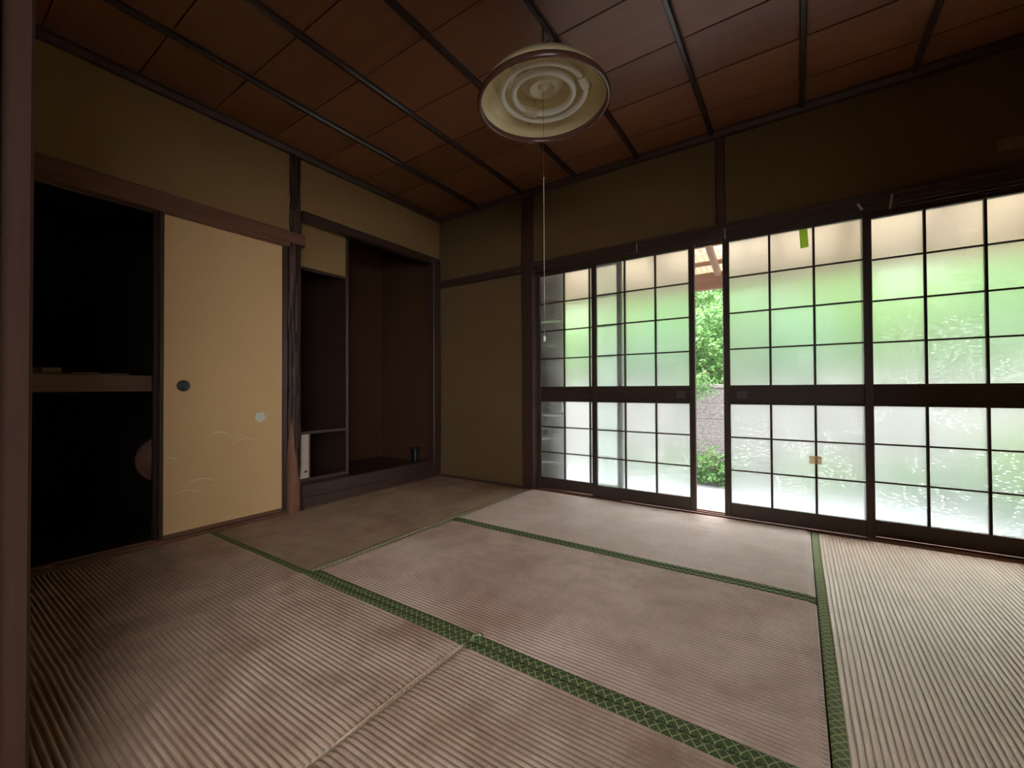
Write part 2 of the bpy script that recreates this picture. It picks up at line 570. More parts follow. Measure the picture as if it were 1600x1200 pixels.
# wall with the sliding glass doors (plane y = 0)
wf = tag(box('wall_front', (0.0, 0.010, -0.1), (0.93, 0.10, 2.42), 'plaster_front_shaded', bev=0), 'olive plaster wall, darkened for shade, beside and above the glass doors', 'wall', kind=S)
box('plaster_panel', (0.93, 0.010, 1.80), (2.37, 0.10, 2.42), 'plaster_front_shaded', wf, bev=0)
box('plaster_panel', (2.37, 0.010, 1.80), (RX + 0.1, 0.10, 2.42), 'plaster_front_shaded', wf, bev=0)
box('foundation', (-1.1, 0.02, -0.42), (RX + 0.1, 0.10, -0.10), 'block', wf, bev=0)
box('outer_wall', (-1.1, 0.10, -0.42), (0.98, 0.16, 2.45), 'shutter', wf, bev=0)
box('outer_wall', (0.98, 0.105, 1.86), (RX + 0.15, 0.16, 2.45), 'shutter', wf, bev=0)
box('outer_wall', (RX + 0.02, 0.105, -0.42), (RX + 0.9, 0.16, 2.45), 'shutter', wf, bev=0)

wr = tag(box('wall_right', (RX, RB - 0.35, -0.1), (RX + 0.1, 0.01, 2.42), 'plaster', bev=0), 'olive plaster wall closing the room past the last glass door', 'wall', kind=S)
box('plaster_panel', (RX, RB - 3.0, -0.1), (RX + 0.1, RB - 2.4, 2.42), 'plaster', wr, bev=0)
box('plaster_panel', (RX, RB - 2.4, 2.0), (RX + 0.1, RB - 0.35, 2.42), 'plaster', wr, bev=0)
box('plaster_panel', (RX, RB - 2.4, -0.42), (RX + 0.1, RB - 0.35, 0.45), 'plaster', wr, bev=0)
w1 = empty('fill_window_1', (RX, RB - 1.37, 0.45), 'wide open window added in the unseen room behind to brighten the floor', 'window', kind=S)  # added opening out of view, lets in sky light to fill the floor
for z in (0.45, 1.96):
    box('fill_window_frame', (RX - 0.01, RB - 2.4, z), (RX + 0.11, RB - 0.35, z + 0.04), 'doorY', w1)
for y in (RB - 2.4, RB - 1.39, RB - 0.39):
    box('fill_window_frame', (RX - 0.01, y, 0.49), (RX + 0.11, y + 0.04, 1.96), 'doorZ', w1)
wb = tag(box('wall_back', (0.0, RB - 0.06, 1.86), (RX, RB - 0.02, 2.42), 'plaster', bev=0), 'plaster wall above the wide opening to the room behind', 'wall', kind=S)
box('shading_panel', (0.0, RB - 0.055, -0.05), (1.735, RB - 0.025, 1.86), 'plaster_brown', wb, bev=0)  # unseen panel, closed to keep light from the rear window off the closet
box('plaster_panel', (-0.02, RB - 3.06, -0.1), (RX + 0.02, RB - 3.0, 2.42), 'plaster_brown', wb, bev=0)

# pillars and rails of the timber frame
def pillar(name, lo, hi, mat, label, cat='pillar'):
    return tag(box(name, lo, hi, mat, bev=0.004), label, cat, kind=S)
dp = pillar('doorway_pillar', (1.735, -2.885, -0.06), (1.837, -2.777, 2.42), 'pillarZ', 'worn brown square pillar standing in the doorway')
box('jamb_strip', (1.837, -2.885, -0.05), (1.849, -2.812, 1.80), 'pillarZ', dp)
pillar('corner_pillar', (-0.085, -0.092, -0.05), (0.008, 0.0, 2.0), 'darkZ', 'dark square pillar between the alcove and the plaster wall')
pillar('door_pillar', (0.912, -0.012, -0.05), (1.018, 0.10, 2.38), 'darkZ', 'dark pillar between the plaster wall and the first glass door')
pillar('door_pillar', (RX - 0.03, -0.012, -0.05), (RX + 0.04, 0.10, 2.38), 'darkZ', 'dark pillar past the last glass door')
pillar('hanging_strut', (2.357, -0.010, 1.81), (2.409, 0.06, 2.375), 'darkZ', 'short dark upright in the plaster above the glass doors', 'upright')
pillar('closet_pillar', (-0.09, -2.87, -0.05), (0.008, -2.775, 2.38), 'darkZ', 'dark pillar at the closet end near the doorway')

cl = empty('closet_lintel', (0, -2.1, 1.746), 'brown timber lintel over the closet with sliding grooves', 'lintel', kind=S)
box('lintel_rail', (-0.07, -2.78, 1.770), (0.020, -1.318, 1.845), 'redY', cl, 0.003)
box('groove_rail', (-0.012, -2.78, 1.746), (0.012, -1.42, 1.772), 'redY', cl, 0.002)
box('groove_rail', (-0.050, -2.78, 1.750), (-0.036, -1.42, 1.772), 'redY', cl, 0.002)
box('groove_rail', (-0.084, -2.78, 1.750), (-0.074, -1.42, 1.840), 'redY', cl, 0.002)
al = tag(box('alcove_lintel', (-0.06, -1.33, 1.958), (0.004, 0.0, 2.018), 'darkY', bev=0.003), 'brown timber lintel across the alcove opening', 'lintel', kind=S)

dl = empty('door_lintel', (2.36, 0.0, 1.742), 'dark stepped timber lintel above the sliding glass doors', 'lintel', kind=S)
box('lintel_rail', (1.018, -0.002, 1.744), (RX - 0.03, 0.100, 1.762), 'darkX', dl, 0.002)
box('lintel_rail', (1.018, -0.010, 1.762), (RX - 0.03, 0.090, 1.790), 'darkX', dl, 0.002)
box('lintel_rail', (1.018, -0.020, 1.790), (RX - 0.03, 0.080, 1.813), 'darkX', dl, 0.003)
for y in (0.006, 0.0475, 0.090):
    box('groove_rail', (1.018, y, 1.728), (RX - 0.03, y + (0.005 if y != 0.0475 else 0.006), 1.746), 'darkX', dl, 0.001)
tag(box('wall_rail', (0.008, -0.016, 1.742), (0.912, 0.02, 1.808), 'darkX', bev=0.003), 'dark horizontal rail along the plaster wall by the alcove', 'rail', kind=S)

ds = empty('door_sill', (2.36, 0.05, -0.02), 'timber sill with tracks under the glass doors', 'sill', kind=S)
box('sill_board', (1.018, 0.0, -0.05), (RX - 0.03, 0.125, 0.0), 'redX', ds, 0.002)
for y in (0.006, 0.0475, 0.090):
    box('track_rail', (1.018, y, 0.0), (RX - 0.03, y + 0.006, 0.006), 'redX', ds, 0.001)
tag(box('wall_base_rail', (0.0, -0.006, -0.05), (0.912, 0.02, 0.012), 'darkX', bev=0.002), 'thin dark timber strip at the foot of the plaster wall', 'strip', kind=S)
tag(box('doorway_sill', (0.0, RB - 0.08, -0.05), (RX, RB + 0.018, 0.0), 'redX', bev=0.002), 'timber sill across the opening to the room behind', 'sill', kind=S)
cs = empty('closet_sill', (0, -2.1, -0.02), 'worn timber sill with tracks under the closet doors', 'sill', kind=S)
box('sill_board', (-0.090, -2.78, -0.05), (0.004, -1.42, 0.004), 'redY', cs, 0.002)
for x in (-0.082, -0.044, -0.006):
    box('track_rail', (x, -2.78, 0.004), (x + 0.008, -1.42, 0.010), 'redY', cs, 0.001)

# closet box behind the paper doors
wc = tag(box('wall_closet', (-0.92, -2.9, -0.1), (-0.86, -1.36, 2.45), 'plaster_closet_shaded', bev=0), 'plaster back wall, coloured dark for shade, inside the closet', 'wall', kind=S)
box('side_panel', (-0.92, -2.92, -0.1), (-0.075, -2.86, 2.45), 'plaster_closet_shaded', wc, bev=0)
box('side_panel', (-0.92, -1.42, -0.1), (-0.075, -1.36, 2.45), 'plaster_closet_shaded', wc, bev=0)
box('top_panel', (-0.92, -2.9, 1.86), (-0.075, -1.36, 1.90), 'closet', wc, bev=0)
for k in range(7):
    box('floor_board', (-0.86 + 0.11 * k, -2.86, -0.06), (-0.753 + 0.11 * k, -1.42, 0.0), 'closet', wc, 0.002)
sh = empty('closet_shelf', (-0.45, -2.14, 0.795), 'deep brown timber shelf halfway up inside the closet', 'shelf')
box('shelf_beam', (-0.135, -2.86, 0.795), (-0.098, -1.42, 0.880), 'shelf', sh, 0.003)
for k in range(6):
    box('shelf_board', (-0.86 + 0.121 * k, -2.86, 0.862), (-0.742 + 0.121 * k, -1.42, 0.882), 'shelf', sh, 0.002)

# alcove shell
XB, YS, ZF = -0.74, -0.075, 0.125
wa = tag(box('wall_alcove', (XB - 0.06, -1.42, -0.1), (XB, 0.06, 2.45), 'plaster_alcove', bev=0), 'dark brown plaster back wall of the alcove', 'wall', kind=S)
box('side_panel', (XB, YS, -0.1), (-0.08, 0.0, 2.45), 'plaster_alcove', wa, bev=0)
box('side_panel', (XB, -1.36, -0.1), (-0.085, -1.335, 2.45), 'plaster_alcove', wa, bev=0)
box('top_panel', (XB, -1.36, 2.30), (-0.06, 0.0, 2.34), 'closet', wa, bev=0)
af = empty('alcove_floor', (-0.3, -0.7, 0.0), 'raised dark board floor of the alcove with stepped front sill', 'floor', kind=S)
box('floor_board', (XB, -1.33, 0.06), (-0.05, YS, ZF), 'darkY', af, 0.002)
box('front_sill', (-0.075, -1.33, -0.05), (0.000, -0.092, 0.155), 'darkY', af, 0.004)
box('front_step', (0.000, -1.322, -0.05), (0.014, -0.092, 0.072), 'darkY', af, 0.003)
box('edge_strip', (0.014, -1.322, -0.05), (0.026, -0.02, 0.004), 'shelf', af, 0.001)

# small built-in cupboard in the alcove, next to the bark pillar
cu = empty('alcove_cupboard', (-0.3, -1.13, 0.155), 'dark built-in cupboard with a shelf beside the bark pillar', 'cupboard')
box('upright', (-0.125, -0.930, 0.155), (-0.098, -0.906, 2.30), 'darkZ', cu, 0.002)
box('side_board', (XB, -0.926, ZF), (-0.125, -0.910, 2.30), 'darkX', cu, 0.001)
box('shelf_board', (XB, -1.335, 0.488), (-0.098, -0.930, 0.508), 'darkY', cu, 0.002)
box('base_rail', (-0.125, -1.335, 0.155), (-0.098, -0.930, 0.178), 'darkY', cu, 0.002)
box('base_board', (XB, -1.335, ZF), (-0.125, -0.930, 0.160), 'darkY', cu, 0.001)
box('hanging_panel', (-0.125, -1.335, 1.668), (-0.104, -0.930, 2.30), 'plaster', cu, 0)
box('panel_rail', (-0.128, -1.335, 1.648), (-0.101, -0.930, 1.668), 'darkY', cu, 0.001)
cdoor = box('sliding_door', (-0.112, -1.335, 0.179), (-0.102, -1.226, 0.486), 'white_door', cu, 0.001)
cdoor['label'] = 'pale paper sliding door of the cupboard'
box('door_edge', (-0.114, -1.226, 0.179), (-0.101, -1.215, 0.486), 'shelf', cdoor, 0.001)
lathe('finger_pull', [(0.0, 0.002), (0.007, 0.002), (0.009, 0.0)], 'black', cdoor, (-0.1015, -1.247, 0.226), 16, rot=(0, math.radians(90), 0))

# bark pillar (tokobashira): round log, dark grooved bark above a bare flame-shaped foot
def bark_pillar():
    seg, nz = 56, 220
    z0, z1 = -0.05, 2.38
    vs, cols = [], []
    for i in range(nz + 1):
        z = z0 + (z1 - z0) * i / nz
        for k in range(seg):
            a = 2 * math.pi * k / seg
            ca, sa = math.cos(a), math.sin(a)
            g = noise.noise(Vector((ca * 3.4, sa * 3.4, z * 2.2)))
            g2 = noise.noise(Vector((ca * 7.5 + 5, sa * 7.5, z * 1.3)))
            # bare foot rises to a point on the side that faces the room
            d = abs((a - math.radians(-35) + math.pi) % (2 * math.pi) - math.pi)
            edge = 0.62 - 0.42 * min(1.0, d / 0.85) + 0.10 * g2
            b = max(0.0, min(1.0, (z - edge) / 0.05))
            ridge = abs(math.sin(a * 5 + 3.0 * g + 1.2 * math.sin(z * 5.0)))
            r = 0.0475 + b * (0.007 * ridge - 0.004 + 0.004 * g2)
            r += 0.0015 * (1 - b) * g
            vs.append((r * ca, r * sa, z))
            cols.append(b * (0.55 + 0.45 * (1 if ridge < 0.75 else 0.35)))
    fs = []
    for i in range(nz):
        for k in range(seg):
            k2 = (k + 1) % seg
            fs.append([i * seg + k, i * seg + k2, (i + 1) * seg + k2, (i + 1) * seg + k])
    o = mesh('bark_pillar', vs, fs, 'bark', None, (-0.036, -1.378, 0), True)
    ca_ = o.data.color_attributes.new('bark', 'FLOAT_COLOR', 'POINT')
    for i, c in enumerate(cols):
        ca_.data[i].color = (c, c, c, 1)
    return tag(o, 'round log pillar with dark grooved bark and bare reddish foot', 'pillar', kind=S)
bark_pillar()
pillar('side_post', (-0.09, -1.452, -0.05), (-0.012, -1.424, 1.75), 'darkZ', 'thin dark jamb between the paper door and the bark pillar', 'jamb')

# ------------------------------------------------------------------ tatami mats
PITCH = 0.0150
BW = 0.032
def hnoise(x, y):
    return 0.0022 * noise.noise(Vector((x * 2.1, y * 2.1, 3.3))) + 0.0010 * noise.noise(Vector((x * 6, y * 6, 8.1)))

def tatami(x0, x1, y0, y1, axis, mat, bmat, label, sides=(1, 1), crease=None, lift=0.0):
    """axis = the direction of the ribs; borders run along it on the chosen sides (low, high)"""
    root = empty('tatami_mat', ((x0 + x1) / 2, (y0 + y1) / 2, -0.05), label, 'tatami mat', 'straw mats covering the floor')
    L0, L1, C0, C1 = (x0, x1, y0, y1) if axis == 'X' else (y0, y1, x0, x1)
    c0 = C0 + (BW if sides[0] else 0)
    c1 = C1 - (BW if sides[1] else 0)
    nr = round((c1 - c0) / PITCH)
    if axis == 'X':
        prof = [(k / 6, math.sin(math.pi * k / 6)) for k in range(6)]
        amp = 0.0046
    else:
        prof = [(0.0, 0.0), (0.10, 0.45), (0.30, 0.92), (0.5, 1.0), (0.70, 0.92), (0.90, 0.45)]
        amp = 0.0038
    cs_, hs_ = [], []
    for k in range(nr):
        for t, h in prof:
            cs_.append(c0 + (c1 - c0) * (k + t) / nr)
            hs_.append(h)
    cs_.append(c1); hs_.append(0.0)
    nl = 72
    def P(l, c):
        return (l, c) if axis == 'X' else (c, l)
    cx, cyy = (x0 + x1) / 2, (y0 + y1) / 2
    def surf(l, c):
        x, y = P(l, c)
        z = hnoise(x, y) - 0.004 + lift
        e = min(l - L0, L1 - l)
        z -= 0.004 * max(0, 1 - e / 0.03) ** 2          # ends roll over
        if crease is not None:
            z += 0.0045 * math.exp(-((l - crease) / 0.035) ** 2)
        return z
    vs, fs = [], []
    n = len(cs_)
    for i in range(nl + 1):
        l = L0 + (L1 - L0) * i / nl
        flat = 1.0 - 0.8 * max(0, 1 - min(l - L0, L1 - l) / 0.02)
        for c, h in zip(cs_, hs_):
            wob = 0.0012 * noise.noise(Vector((l * 5, c * 30, 1.7)))
            x, y = P(l, c + wob)
            vs.append((x - cx, y - cyy, surf(l, c) + amp * h * flat))
    for i in range(nl):
        for j in range(n - 1):
            q = [i * n + j, (i + 1) * n + j, (i + 1) * n + j + 1, i * n + j + 1]
            fs.append(q if axis == 'X' else q[::-1])
    mesh('rush_cover', vs, fs, mat, root, (cx, cyy, 0), True)
    # dark strips added in the grooves: rib shade put into colour, plus dirt lines
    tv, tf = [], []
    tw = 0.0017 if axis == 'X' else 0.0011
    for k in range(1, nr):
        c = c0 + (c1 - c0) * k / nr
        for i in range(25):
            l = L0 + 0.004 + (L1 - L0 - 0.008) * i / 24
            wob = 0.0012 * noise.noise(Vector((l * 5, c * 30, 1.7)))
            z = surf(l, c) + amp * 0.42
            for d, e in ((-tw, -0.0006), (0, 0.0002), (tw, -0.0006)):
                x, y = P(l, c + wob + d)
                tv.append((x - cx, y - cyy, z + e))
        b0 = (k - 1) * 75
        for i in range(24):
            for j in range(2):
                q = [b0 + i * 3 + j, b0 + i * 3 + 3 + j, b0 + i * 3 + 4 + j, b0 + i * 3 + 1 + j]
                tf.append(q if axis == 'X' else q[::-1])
    th = mesh('groove_shade_dirt', tv, tf, 'groove_shade', root, (cx, cyy, 0), True)
    th['kind'] = 'stuff'
    box('straw_core', (x0 + 0.001, y0 + 0.001, -0.052), (x1 - 0.001, y1 - 0.001, -0.0085), 'straw', root, 0)
    for side in (0, 1):
        if not sides[side]:
            continue
        a, b = (C0, c0) if side == 0 else (c1, C1)
        bv, bf = [], []
        m = 90
        for i in range(m + 1):
            l = L0 + 0.001 + (L1 - L0 - 0.002) * i / m
            wv = 0.0016 * noise.noise(Vector((l * 3.1, a * 9, 2.2)))
            for t, h in ((0.0, -0.006), (0.06, 0.0), (0.35, 0.0013), (0.65, 0.0013), (0.94, 0.0), (1.0, -0.004)):
                tt = t if side == 1 else 1 - t
                inner = 1 - t
                c = a + (b - a) * (t if side == 0 else t)
                edge = wv if (side == 0 and t > 0.5) or (side == 1 and t < 0.5) else 0
                x, y = P(l, c + edge)
                bv.append((x - cx, y - cyy, surf(l, c) + 0.0034 + h))
        for i in range(m):
            for j in range(5):
                q = [i * 6 + j, (i + 1) * 6 + j, (i + 1) * 6 + j + 1, i * 6 + j + 1]
                bf.append(q if axis == 'X' else q[::-1])
        # strip origin sits on its own centre line so the woven lattice is centred
        mid = (a + b) / 2
        ox, oy = P((L0 + L1) / 2, mid)
        bv = [(v[0] + cx - ox, v[1] + cyy - oy, v[2]) for v in bv]
        mesh('border', bv, bf, bmat[side], root, (ox, oy, 0), True)
    MATS.append(root)
    return root

MATS = []
MY = -1.845      # joint between the front row and the rest
MX1, MX2, MXF = 0.985, 2.820, 1.892
g = 0.0015
tatami(0.028, MX1 - g, MY + g, -0.006, 'Y', 'tatL', ('heriL', 'heriL'), 'dark brown stained straw mat in front of the alcove', (0, 1))
tatami(MX1 + g, MX2 - g, MY + g, -0.925 - g, 'X', 'tatX', ('heriX', 'heriX'), 'beige ribbed straw mat in the middle of the floor', (1, 1))
tatami(MX1 + g, MX2 - g, -0.925 + g, -0.002, 'X', 'tatLit', ('heriX', 'heriX'), 'straw mat painted brighter with door light along the foot of the glass doors', (1, 0))
tatami(MX2 + g, RX - 0.002, MY + g, -0.002, 'Y', 'tatY', ('heriR', 'heriR'), 'tan ribbed straw mat laid crosswise by the last glass door', (1, 0))
tatami(0.008, MXF - g, RB + 0.02, MY - g, 'X', 'tatF', ('heriX', 'heriX'), 'stained straw mat with a crease in front of the closet', (0, 1), crease=1.0)
tatami(MXF + g, RX - 0.002, RB + 0.02, MY - g, 'X', 'tatF', ('heriX', 'heriX'), 'frayed straw mat just inside the doorway', (0, 1), lift=-0.002)
fold = tube('end_fold', [(1.8905, -2.32, -0.004), (1.8895, -2.24, 0.000), (1.8885, -2.15, 0.0025), (1.889, -2.0, 0.003), (1.8905, -1.90, 0.002), (1.8915, -1.868, -0.001)], 0.0018, 'tatF', MATS[4], 8)
# loose tuft of border cloth at the joint
tuft = tube('border_tuft', [(1.897, -1.852, 0.001), (1.900, -1.838, 0.010), (1.910, -1.826, 0.011), (1.915, -1.815, 0.004), (1.908, -1.808, 0.002)], 0.0055, 'heriR', None, 8, 0.004)
tag(tuft, 'little frayed curl of border cloth at the mat joint', 'cloth scrap')

# ------------------------------------------------------------------ paper sliding doors of the closet
def fusuma(name, x, y0, y1, label, motif, fst=0.020):
    root = empty(name, (x, (y0 + y1) / 2, 0.008), label, 'sliding door', kind=S)
    z0, z1, f = 0.010, 1.752, fst
    box('paper_panel', (x - 0.009, y0 + f, z0 + 0.022), (x + 0.006, y1 - f * 0.4, z1 - 0.010), 'fusuma', root, 0)
    box('frame_stile', (x - 0.012, y0, z0), (x + 0.011, y0 + f, z1), 'darkZ', root, 0.003)
    box('frame_stile', (x - 0.012, y1 - f * 0.4, z0), (x + 0.011, y1, z1), 'darkZ', root, 0.002)
    box('frame_rail', (x - 0.012, y0 + f, z0), (x + 0.011, y1 - f * 0.4, z0 + 0.024), 'redY', root, 0.003)
    box('frame_rail', (x - 0.012, y0 + f, z1 - 0.012), (x + 0.011, y1 - f * 0.4, z1), 'redY', root, 0.003)
    yc = y0 + 0.107
    pull = lathe('finger_pull', [(0.0, 0.0006), (0.022, 0.0006), (0.025, 0.0022), (0.029, 0.0024), (0.031, 0.0)], 'black', root, (x + 0.0062, yc, 0.826), 32, rot=(0, math.radians(90), 0))
    if not motif:
        return root
    xf = x + 0.0064
    # brushed arcs: (y_start, z_start, y_mid, z_mid, y_end, z_end, width, strong)
    arcs = [(-1.872, 0.528, -1.808, 0.558, -1.750, 0.523, 0.0022, 1), (-1.750, 0.482, -1.677, 0.508, -1.607, 0.482, 0.0018, 1),
            (-2.072, 0.441, -2.045, 0.440, -2.015, 0.421, 0.0018, 1), (-1.995, 0.268, -1.888, 0.302, -1.823, 0.268, 0.0017, 1),
            (-2.060, 0.225, -1.965, 0.251, -1.880, 0.205, 0.0017, 1), (-2.072, 0.281, -2.010, 0.282, -1.930, 0.242, 0.0014, 0),
            (-1.945, 0.240, -1.885, 0.262, -1.825, 0.244, 0.0014, 0), (-1.735, 0.532, -1.705, 0.532, -1.665, 0.517, 0.0010, 0),
            (-1.700, 0.415, -1.655, 0.432, -1.612, 0.420, 0.0012, 0), (-1.640, 0.398, -1.570, 0.418, -1.540, 0.414, 0.0012, 0),
            (-1.530, 0.408, -1.500, 0.412, -1.470, 0.405, 0.0012, 0), (-1.920, 0.500, -1.895, 0.512, -1.868, 0.517, 0.0010, 0),
            (-2.060, 0.182, -1.990, 0.202, -1.905, 0.180, 0.0012, 0), (-1.890, 0.200, -1.800, 0.213, -1.690, 0.196, 0.0010, 0),
            (-2.060, 0.118, -1.990, 0.140, -1.920, 0.128, 0.0012, 0), (-1.800, 0.268, -1.740, 0.290, -1.680, 0.282, 0.0010, 0),
            (-2.070, 0.415, -2.030, 0.414, -1.990, 0.398, 0.0010, 0), (-1.480, 0.452, -1.468, 0.459, -1.462, 0.461, 0.0014, 1)]
    for ya, za, ym, zm, yb, zb, w, strong in arcs:
        # parabola through the three points
        vs, fs = [], []
        n = 20
        for i in range(n + 1):
            t = i / n
            tm = (ym - ya) / (yb - ya)
            k = (zm - za - (zb - za) * tm) / (tm * (1 - tm))
            y = ya + (yb - ya) * t
            z = za + (zb - za) * t + k * t * (1 - t)
            ww = 1.6 * w * (0.25 + 0.75 * math.sin(math.pi * min(1, max(0, t * 0.9 + 0.05))))
            vs += [(0, y, z - ww / 2), (0, y, z + ww / 2)]
        for i in range(n):
            fs.append([2 * i, 2 * i + 2, 2 * i + 3, 2 * i + 1])
        mesh('painted_arc', vs, fs, 'motif' if strong else 'motif2', root, (xf, 0, 0))
    # torn paper patch in the shape of a flower
    vs, fs = [(0, 0, 0)], []
    for i in range(60):
        a = 2 * math.pi * i / 60
        r = 0.025 + 0.009 * abs(math.cos(a * 2.5 + 0.4)) + 0.003 * noise.noise(Vector((math.cos(a) * 3, math.sin(a) * 3, 0)))
        vs.append((0.0004, r * math.cos(a), r * math.sin(a) * 0.98))
    fs = [[0, 1 + i, 1 + (i + 1) % 60] for i in range(60)]
    pt = mesh('flower_patch', vs, fs, 'patch', root, (x + 0.0066, -1.592, 0.632))
    pt['label'] = 'torn white paper flower glued on the door'
    return root
fusuma('door_1', -0.022, -2.098, -1.450, 'gold paper sliding door with faint arcs and a white flower patch', True)
fusuma('door_2', -0.063, -2.112, -1.452, 'second paper sliding door slid behind the gold one', False, 0.045)

# things in the closet
def plank(y0, y1, x0, x1, z0, z1, label, mat='pale_plank', name='wooden_plank', cat='plank', group='loose planks on the closet shelf'):
    o = box(name, (x0, y0, z0), (x1, y1, z1), mat, None, 0.001)
    return tag(o, label, cat, group)
plank(-2.74, -2.18, -0.30, -0.17, 0.8825, 0.8905, 'long thin plank flat on the closet shelf, lowest of the stack', 'shelf')
plank(-2.70, -2.44, -0.45, -0.31, 0.8825, 0.904, 'short thick plank at the back of the closet shelf')
plank(-2.72, -2.46, -0.44, -0.29, 0.9045, 0.914, 'thin pale plank resting on the short thick plank')
plank(-2.36, -2.27, -0.36, -0.31, 0.8825, 0.899, 'small pale offcut lying alone on the closet shelf', name='wooden_offcut', cat='offcut')
plank(-2.74, -2.56, -0.40, -0.30, 0.9145, 0.925, 'topmost short plank of the stack on the closet shelf')
ob_ = box('card_box', (-0.27, -2.49, 0.8910), (-0.19, -2.425, 0.914), 'orange_box', None, 0.002)
tag(ob_, 'little orange card box on the long thin plank', 'box')

tray = empty('round_tray', (-0.160, -2.00, 0.425), 'round red-brown lacquer tray hung on edge behind the paper doors', 'tray')
rt_ = (0, math.radians(90), 0)
lathe('tray_plate', [(0.0, 0.0), (0.118, 0.0), (0.118, 0.006), (0.0, 0.006)], 'tray', tray, (-0.160, -2.035, 0.425), 48, rot=rt_)
lathe('tray_rim', [(0.112, 0.0), (0.124, 0.0), (0.126, 0.016), (0.118, 0.018), (0.114, 0.006)], 'tray', tray, (-0.160, -2.035, 0.425), 48, True, rot=rt_)

# small black vase in the alcove
vz = empty('flower_vase', (-0.14, -0.185, ZF), 'small black square vase standing in the alcove corner', 'vase')
box('vase_foot', (-0.178, -0.223, ZF), (-0.102, -0.147, ZF + 0.022), 'vase', vz, 0.004)
box('vase_body', (-0.170, -0.215, ZF + 0.022), (-0.110, -0.155, ZF + 0.130), 'vase', vz, 0.006)
box('vase_lip', (-0.180, -0.225, ZF + 0.130), (-0.100, -0.145, ZF + 0.146), 'vase', vz, 0.003)

# ------------------------------------------------------------------ sliding glass doors
Z_BOT, Z_L0, Z_L1, Z_U0, Z_U1, Z_TOP = 0.008, 0.0925, 0.699, 0.8165, 1.707, 1.742
def glass_door(name, x0, x1, yc, label, pull):
    t = 0.030
    ya, yb = yc - t / 2, yc + t / 2
    st = 0.037
    root = empty(name, ((x0 + x1) / 2, yc, Z_BOT), label, 'glass door', kind=S)
    for a, b in ((x0, x0 + st), (x1 - st, x1)):
        box('stile', (a, ya, Z_BOT), (b, yb, Z_TOP), 'doorZ', root, 0.003)
    xa, xb = x0 + st, x1 - st
    box('bottom_rail', (xa, ya, Z_BOT), (xb, yb, Z_L0), 'doorX', root, 0.002)
    box('top_rail', (xa, ya, Z_U1), (xb, yb, Z_TOP), 'doorX', root, 0.002)
    mr = box('middle_rail', (xa, ya + 0.006, Z_L1), (xb, yb - 0.006, Z_U0), 'doorX', root, 0.001)
    box('rail_edge', (xa, ya, Z_L1), (xb, yb, Z_L1 + 0.014), 'doorX', mr, 0.002)
    box('rail_edge', (xa, ya, Z_U0 - 0.014), (xb, yb, Z_U0), 'doorX', mr, 0.002)
    if pull is not None:
        p = link('door_pull', None, (pull, ya + 0.006, 0.757), mr)
        WL[p.name] = Vector((pull, ya + 0.006, 0.757))
        p.name = 'door_pull'
        w, h, e = 0.027, 0.024, 0.006
        fr = []
        # square ring with a sunken plate, one mesh
        vs, fs = [], []
        def q(a, b, c, d, y0_, y1_):
            i = len(vs)
            for yy in (y0_, y1_):
                vs.extend([(a, yy, c), (b, yy, c), (b, yy, d), (a, yy, d)])
            fs.extend([[i, i + 1, i + 2, i + 3], [i + 7, i + 6, i + 5, i + 4], [i, i + 4, i + 5, i + 1], [i + 1, i + 5, i + 6, i + 2], [i + 2, i + 6, i + 7, i + 3], [i + 3, i + 7, i + 4, i]])
        q(-w, w, h - e, h, -0.003, 0)
        q(-w, w, -h, -h + e, -0.003, 0)
        q(-w, -w + e, -h + e, h - e, -0.003, 0)
        q(w - e, w, -h + e, h - e, -0.003, 0)
        q(-w + e, w - e, -h + e, h - e, -0.0008, 0)
        bpy.data.objects.remove(p)
        mesh('door_pull', vs, fs, 'pull', mr, (pull, ya + 0.006, 0.757))
    mv, mh = 0.0115, 0.0085
    cols = [xa + (xb - xa) * k / 3 for k in range(4)]
    for z0, z1, nr in ((Z_U0, Z_U1, 4), (Z_L0, Z_L1, 3)):
        rows = [z0 + (z1 - z0) * k / nr for k in range(nr + 1)]
        for c in cols[1:-1]:
            box('muntin', (c - mv / 2, yc - 0.012, z0), (c + mv / 2, yc + 0.010, z1), 'doorZ', root, 0.0015)
        for r in rows[1:-1]:
            for k in range(3):
                a = cols[k] + (mv / 2 if k else 0)
                b = cols[k + 1] - (mv / 2 if k < 2 else 0)
                box('muntin', (a, yc - 0.011, r - mh / 2), (b, yc + 0.009, r + mh / 2), 'doorX', root, 0.001)
        for k in range(3):
            for j in range(nr):
                a = cols[k] + (mv / 2 if k else 0)
                b = cols[k + 1] - (mv / 2 if k < 2 else 0)
                c = rows[j] + (mh / 2 if j else 0)
                d = rows[j + 1] - (mh / 2 if j < nr - 1 else 0)
                box('pane', (a, yc + 0.0005, c), (b, yc + 0.0035, d), 'glass', root, 0)
    return root
YI, YO = 0.030, 0.071
glass_door('door_3', 1.010, 1.724, YO, 'frosted glass door beside the plaster wall, partly behind its neighbour', None)
glass_door('door_4', 1.509, 2.223, YI, 'frosted glass door standing just before the open gap', 2.133)
glass_door('door_5', 2.387, 3.101, YI, 'frosted glass door past the gap with tape and a green tag', 2.487)
glass_door('door_6', 3.062, RX - 0.032 + 0.09, YO, 'frosted glass door at the far end from the alcove', None)

